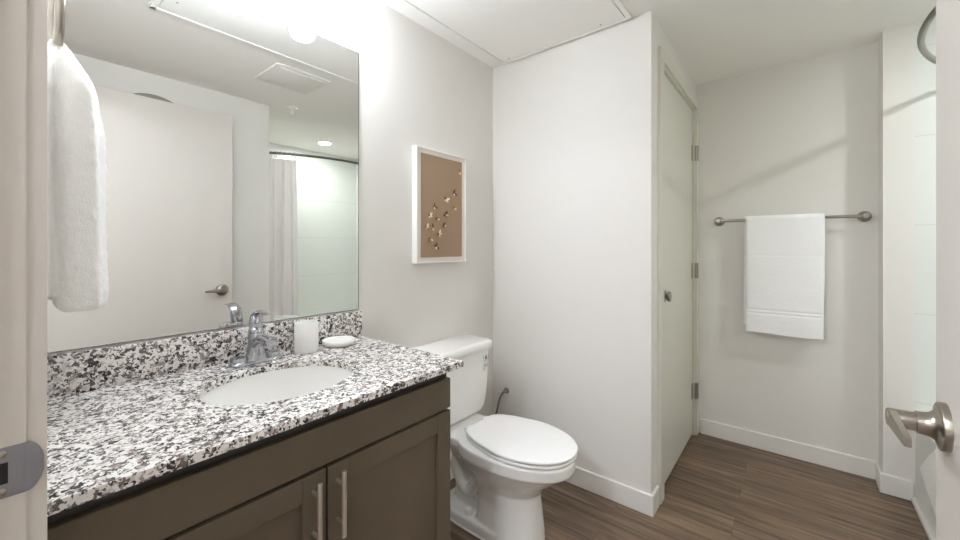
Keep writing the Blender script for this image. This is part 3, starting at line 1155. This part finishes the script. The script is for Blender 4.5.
# water supply
sl = thing('supply_hose', 'grey water supply hose curving behind the toilet tank', 'hose', (0.103, 1.88, 0.39))
bm = nb()
tube(bm, catmull([(0.103, 1.868, 0.389), (0.101, 1.845, 0.374), (0.10, 1.826, 0.345), (0.10, 1.808, 0.30), (0.10, 1.77, 0.25), (0.10, 1.67, 0.23), (0.10, 1.58, 0.29), (0.10, 1.545, 0.37), (0.10, 1.543, 0.388)], 6), 0.006, 12)
obj('hose', bm, HOSE, sl)
bm = nb()
lathe(bm, [(0.018, 0.0005), (0.016, 0.006), (0.009, 0.009), (0.008, 0.03), (0.006, 0.035)], (0.103, 1.9, 0.389), '-y', 20)
obj('valve', bm, DNICKEL, sl)

# ------------------------------------------------------------------ towel bar and bath towel
by, bz = 2.885, 1.405
tb = thing('towel_bar', 'satin nickel towel bar on the wall past the closet door', 'towel bar', (1.39, 2.95, bz))
bm = nb()
tube(bm, [(1.050, by, bz), (1.728, by, bz)], 0.0085, 18)
obj('bar', bm, DNICKEL, tb)
for x in (1.052, 1.726):
    bm = nb()
    lathe(bm, [(0.029, 0.0005), (0.029, 0.006), (0.024, 0.012), (0.014, 0.016), (0.0125, 0.052), (0.0155, 0.056), (0.016, 0.074), (0.013, 0.079), (0, 0.08)], (x, 2.95, bz), '-y', 28)
    obj('post', bm, DNICKEL, tb)


def hanging_towel(x0f, x1f, zbf, x0b, x1b, zbb):
    """folded bath towel over the bar: one cloth with thickness, front and back hanging"""
    bm = nb()
    nx = 36
    prof = []
    rb = 0.0105
    thk = 0.013
    nz = 150
    def side(k, s):      # s 0 at the bar to 1 at the hem
        return s
    us = []
    for i in range(nz + 1):
        us.append(('f', 1 - i / nz))
    for i in range(1, 8):
        us.append(('t', i / 8))
    for i in range(nz + 1):
        us.append(('b', i / nz))
    rows_in, rows_out = [], []
    for kind, s in us:
        rin, rout = [], []
        for j in range(nx + 1):
            v = j / nx
            if kind == 'f':
                x = (x0f + (x1f - x0f) * v) + 0.006 * s * math.sin(3 * s + v * 2)
                hem = zbf + 0.003 * (0.5 - v) + 0.003 * math.sin(7 * v)
                z = bz + (hem - bz) * s
                off = 0.004 * s + 0.005 * s * math.sin(v * 5.2 + 0.6) + 0.0025 * noise.noise(Vector((x * 9, 0, z * 9)))
                yi = by - rb - off * 1.0
                yo = yi - thk * (1 + 0.15 * math.sin(9 * z))
                # woven dobby bands
                for zb_ in (0.866, 0.846, 1.19):
                    d = abs(z - zb_)
                    if d < 0.007:
                        yo += (0.0045 if zb_ < 1 else 0.0015) * (1 - d / 0.007)
                e = min(v, 1 - v)
                if e < 0.05:
                    yo += (thk * 0.45) * (1 - e / 0.05) ** 2
                rin.append((x, yi, z))
                rout.append((x, yo, z))
            elif kind == 't':
                a = PI * s
                x = x0f + (x0b - x0f) * s + ((x1f - x0f) * (1 - s) + (x1b - x0b) * s) * v
                rin.append((x, by - rb * math.cos(a), bz + rb * math.sin(a)))
                rout.append((x, by - (rb + thk) * math.cos(a), bz + (rb + thk) * math.sin(a)))
            else:
                x = x0b + (x1b - x0b) * v
                z = bz + (zbb - bz) * s
                rin.append((x, by + rb, z))
                rout.append((x, by + rb + thk * 0.8, z))
        rows_in.append(rin)
        rows_out.append(rout)
    loops = []
    for a, b_ in zip(rows_in, rows_out):
        loops.append(list(b_) + list(reversed(a)))
    rings(bm, loops)
    return bm


bt = obj('bath_towel', hanging_towel(1.199, 1.562, 0.729, 1.188, 1.556, 0.765), TERRYF, None, True, (1.38, by, bz), 70)
tag(bt, 'white bath towel hanging from the towel bar', 'towel')

# ------------------------------------------------------------------ towel ring and hand towel
rx0, ry0 = 0.146, 0.083
RR = 0.088
zc = 1.672 + RR
tr = thing('towel_ring', 'chrome towel ring on the wall beside the door frame', 'towel ring', (rx0, 0.0235, zc))
bm = nb()
tube(bm, [(rx0 + RR * math.cos(2 * PI * i / 48), ry0, zc + RR * math.sin(2 * PI * i / 48)) for i in range(48)], 0.0083, 14, closed=True)
obj('ring', bm, NICKEL, tr)
bm = nb()
lathe(bm, [(0.028, 0.0005), (0.028, 0.006), (0.022, 0.012), (0.012, 0.016), (0.011, 0.045), (0.015, 0.05), (0.015, 0.068), (0.01, 0.072)], (rx0, 0.0235, zc + RR), 'y', 24)
obj('post', bm, NICKEL, tr)


def hand_towel():
    bm = nb()
    ztop = 1.685 + 0.020
    zr = 1.685
    n = 44

    def outline(xa, xb_, ya, yb, z, ph, top):
        out = []
        for i in range(n):
            a = 2 * PI * i / n
            ca, sa = math.cos(a), math.sin(a)
            p = 3.2
            x = (xa + xb_) / 2 + (xb_ - xa) / 2 * math.copysign(abs(ca) ** (2 / p), ca)
            y = (ya + yb) / 2 + (yb - ya) / 2 * math.copysign(abs(sa) ** (2 / p), sa)
            wv = 0.004 * noise.noise(Vector((x * 18, y * 30, z * 7 + ph)))
            if sa > 0.2:
                y += 0.006 * math.sin(x * 75 + ph) * top
            out.append((x, y + wv, z))
        return out

    # front fall: spreads from the ring down to its hem
    fr_ = [(1.684, 0.105, 0.187, 0.084, 0.097), (1.676, 0.098, 0.196, 0.083, 0.103), (1.655, 0.080, 0.215, 0.083, 0.113), (1.63, 0.062, 0.234, 0.082, 0.125),
           (1.60, 0.048, 0.248, 0.081, 0.137), (1.58, 0.044, 0.252, 0.080, 0.142), (1.55, 0.042, 0.254, 0.079, 0.144), (1.52, 0.042, 0.254, 0.078, 0.149), (1.49, 0.042, 0.254, 0.078, 0.154), (1.40, 0.042, 0.254, 0.077, 0.156), (1.30, 0.043, 0.254, 0.077, 0.157),
           (1.20, 0.044, 0.253, 0.077, 0.159), (1.14, 0.044, 0.252, 0.078, 0.161), (1.107, 0.046, 0.250, 0.081, 0.158), (1.099, 0.055, 0.244, 0.088, 0.150)]
    rings(bm, [outline(a, b_, c, d, z, 0.3, min(1, (1.684 - z) * 6)) for z, a, b_, c, d in fr_])
    # back fall
    bk = [(1.684, 0.105, 0.187, 0.068, 0.084), (1.67, 0.090, 0.202, 0.060, 0.082), (1.64, 0.070, 0.226, 0.050, 0.080), (1.58, 0.052, 0.244, 0.043, 0.078), (1.45, 0.048, 0.246, 0.039, 0.076),
          (1.30, 0.048, 0.247, 0.037, 0.075), (1.17, 0.050, 0.246, 0.037, 0.074), (1.135, 0.053, 0.243, 0.041, 0.072)]
    rings(bm, [outline(a, b_, c, d, z, 2.3, 0) for z, a, b_, c, d in bk])
    # roll over the ring
    lv = []
    for q in range(11):
        x = 0.102 + 0.088 * q / 10
        zz = zc - math.sqrt(max(0, (RR) ** 2 - (x - rx0) ** 2)) - 0.004
        r_ = 0.018 if 0 < q < 10 else 0.014
        lv.append([(x, ry0 + r_ * math.cos(a), zz + 0.0 + r_ * math.sin(a)) for a in (2 * PI * k / 16 for k in range(16))])
    rings(bm, lv)
    return bm


ht = obj('hand_towel', hand_towel(), TERRY, None, True, (rx0, ry0, 1.685), 80)
mod(ht, 'REMESH', mode='VOXEL', voxel_size=0.0055, use_smooth_shade=True)
mod(ht, 'SMOOTH', factor=0.5, iterations=4)
tex = bpy.data.textures.new('terry_lumps', 'CLOUDS')
tex.noise_scale = 0.018
mod(ht, 'DISPLACE', texture=tex, strength=0.004, mid_level=0.5, texture_coords='GLOBAL')
tag(ht, 'white terry hand towel hanging from the towel ring', 'towel')

# ------------------------------------------------------------------ tub, curtain, rod
tu = thing('bathtub', 'white bathtub with plain apron beyond the wall end', 'bathtub', (2.31, 2.07, 0))
tx0, tx1, ty0, ty1, tz = 1.884, XT - 0.001, 1.321, 2.814, 0.44
bm = nb()
lv = [rrect(tx0 + 0.006, tx1, ty0, ty1, 0.004, 0.002), rrect(tx0 + 0.006, tx1, ty0, ty1, 0.004, tz - 0.05), rrect(tx0, tx1, ty0, ty1, 0.004, tz - 0.035), rrect(tx0, tx1, ty0, ty1, 0.004, tz - 0.008), rrect(tx0 + 0.008, tx1 - 0.002, ty0 + 0.002, ty1 - 0.002, 0.004, tz),
      rrect(tx0 + 0.075, tx1 - 0.06, ty0 + 0.08, ty1 - 0.08, 0.10, tz), rrect(tx0 + 0.085, tx1 - 0.07, ty0 + 0.09, ty1 - 0.09, 0.10, tz - 0.02), rrect(tx0 + 0.12, tx1 - 0.10, ty0 + 0.16, ty1 - 0.13, 0.12, 0.12), rrect(tx0 + 0.18, tx1 - 0.16, ty0 + 0.24, ty1 - 0.19, 0.10, 0.09)]
rings(bm, lv)
obj('shell', bm, TUBP, tu, True, ang=40)
bm = nb()
box(bm, (tx0 - 0.010, ty0 + 0.014, 0.0), (tx0 + 0.007, ty1 - 0.002, 0.022), 0.004, 2)
obj('toe_trim', bm, TRIM, tu)
bm = nb()
lathe(bm, [(0.03, 0.088), (0.03, 0.094), (0.02, 0.096), (0, 0.095)], (2.3, 2.5, 0), 'z', 20)
obj('drain', bm, CHROME, tu)

rod = thing('shower_rod', 'bowed satin metal shower rod over the tub', 'shower rod', (2.1, 2.07, 2.035))


def rodx(y):
    return 1.797 + 0.30 * ((y - 2.07) / 0.75) ** 2


bm = nb()
rz_ = 2.032
tube(bm, [(rodx(y), y, rz_) for y in [1.322 + 1.491 * i / 48 for i in range(49)]], 0.0108, 16)
obj('rod', bm, RODM, rod)
for y, ax in ((1.3205, 'y'), (2.8145, '-y')):
    bm = nb()
    lathe(bm, [(0.036, 0), (0.034, 0.008), (0.02, 0.02), (0.016, 0.03)], (rodx(y), y, rz_), ax, 24)
    obj('flange', bm, NICKEL, rod)

# curtain bunched at the near end of the rod
bm = nb()
NY = 150
ya, yb_ = 1.345, 1.612
lv = []
for iz in range(41):
    s = iz / 40
    z = 1.985 + (0.455 - 1.985) * s
    row_f, row_b = [], []
    for j in range(NY + 1):
        v = j / NY
        y = ya + (yb_ - ya) * v * (1 - 0.0 * s) + 0.03 * s * math.sin(PI * v * 0.5) ** 2 * (0.4)
        amp = 0.010 + 0.012 * s ** 0.6
        x = rodx(min(y, 1.62)) * (1 - s * 0.0) - 0.0 + amp * math.sin(v * 2 * PI * 4.5 + 0.7 * s) + 0.006 * math.sin(v * 17 + 3 * s)
        x += -0.0 * s
        x = max(x, 1.80)
        # keep the lower part inside the tub rim
        x += 0
        row_f.append((x, y, z))
        row_b.append((x + 0.0022, y + 0.0006, z))
    lv.append(row_f + list(reversed(row_b)))
rings(bm, lv)
tag(obj('shower_curtain', bm, CURT, None, True, (1.99, 1.48, 1.985), 80), 'white shower curtain drawn to one end of the rod', 'curtain')
proto = None
for i in range(9):
    y = 1.352 + i * 0.031
    x = rodx(y)
    if proto is None:
        bm = nb()
        tube(bm, [(0.021 * math.cos(2 * PI * q / 24), 0.0, -0.012 + 0.027 * math.sin(2 * PI * q / 24)) for q in range(24)], 0.002, 8, closed=True)
        proto = obj('curtain_ring', bm, NICKEL, None, True)
        o = proto
    else:
        o = proto.copy()
        C.objects.link(o)
    o.location = (x, y, rz_)
    tag(o, 'small metal ring holding the shower curtain on the rod', 'curtain ring', 'shower curtain rings on the rod')

# white cloth over the tub rim
bm = nb()
NU, NV = 24, 30
lv = []
for iv in range(NV + 1):
    s = iv / NV
    top, bot = [], []
    for iu in range(NU + 1):
        u = iu / NU
        # far edge leans out into a pointed corner, then back to the hem
        if s < 0.25:
            q = s / 0.25
            x = 1.99 - 0.112 * q
            z = tz + 0.005
            y1 = 2.34
            if q < 0.2:
                z -= 0.02 * (0.2 - q)
            ye = y1
        else:
            q = (s - 0.25) / 0.75
            z = (tz + 0.004) - q * 0.27
            ye = 2.34 + 0.20 * (q / 0.65 if q < 0.65 else 1 - (q - 0.65) / 0.35 * 0.9)
            x = tx0 - 0.006 - 0.012 * math.sin(PI * min(1, q)) - 0.006 * math.sin(u * 9) * q
        y = 1.95 + (ye - 1.95) * u
        top.append((x - (0.0 if s < 0.25 else 0.006), y, z + (0.007 if s < 0.25 else 0.0)))
        bot.append((x, y, z))
    lv.append(top + list(reversed(bot)))
rings(bm, lv)
tag(obj('bath_mat', bm, TERRY, None, True, (1.93, 2.2, tz), 80), 'white cloth draped over the side of the bathtub', 'bath mat')

for o in C.objects:
    if '_o' in o.keys():
        del o['_o']
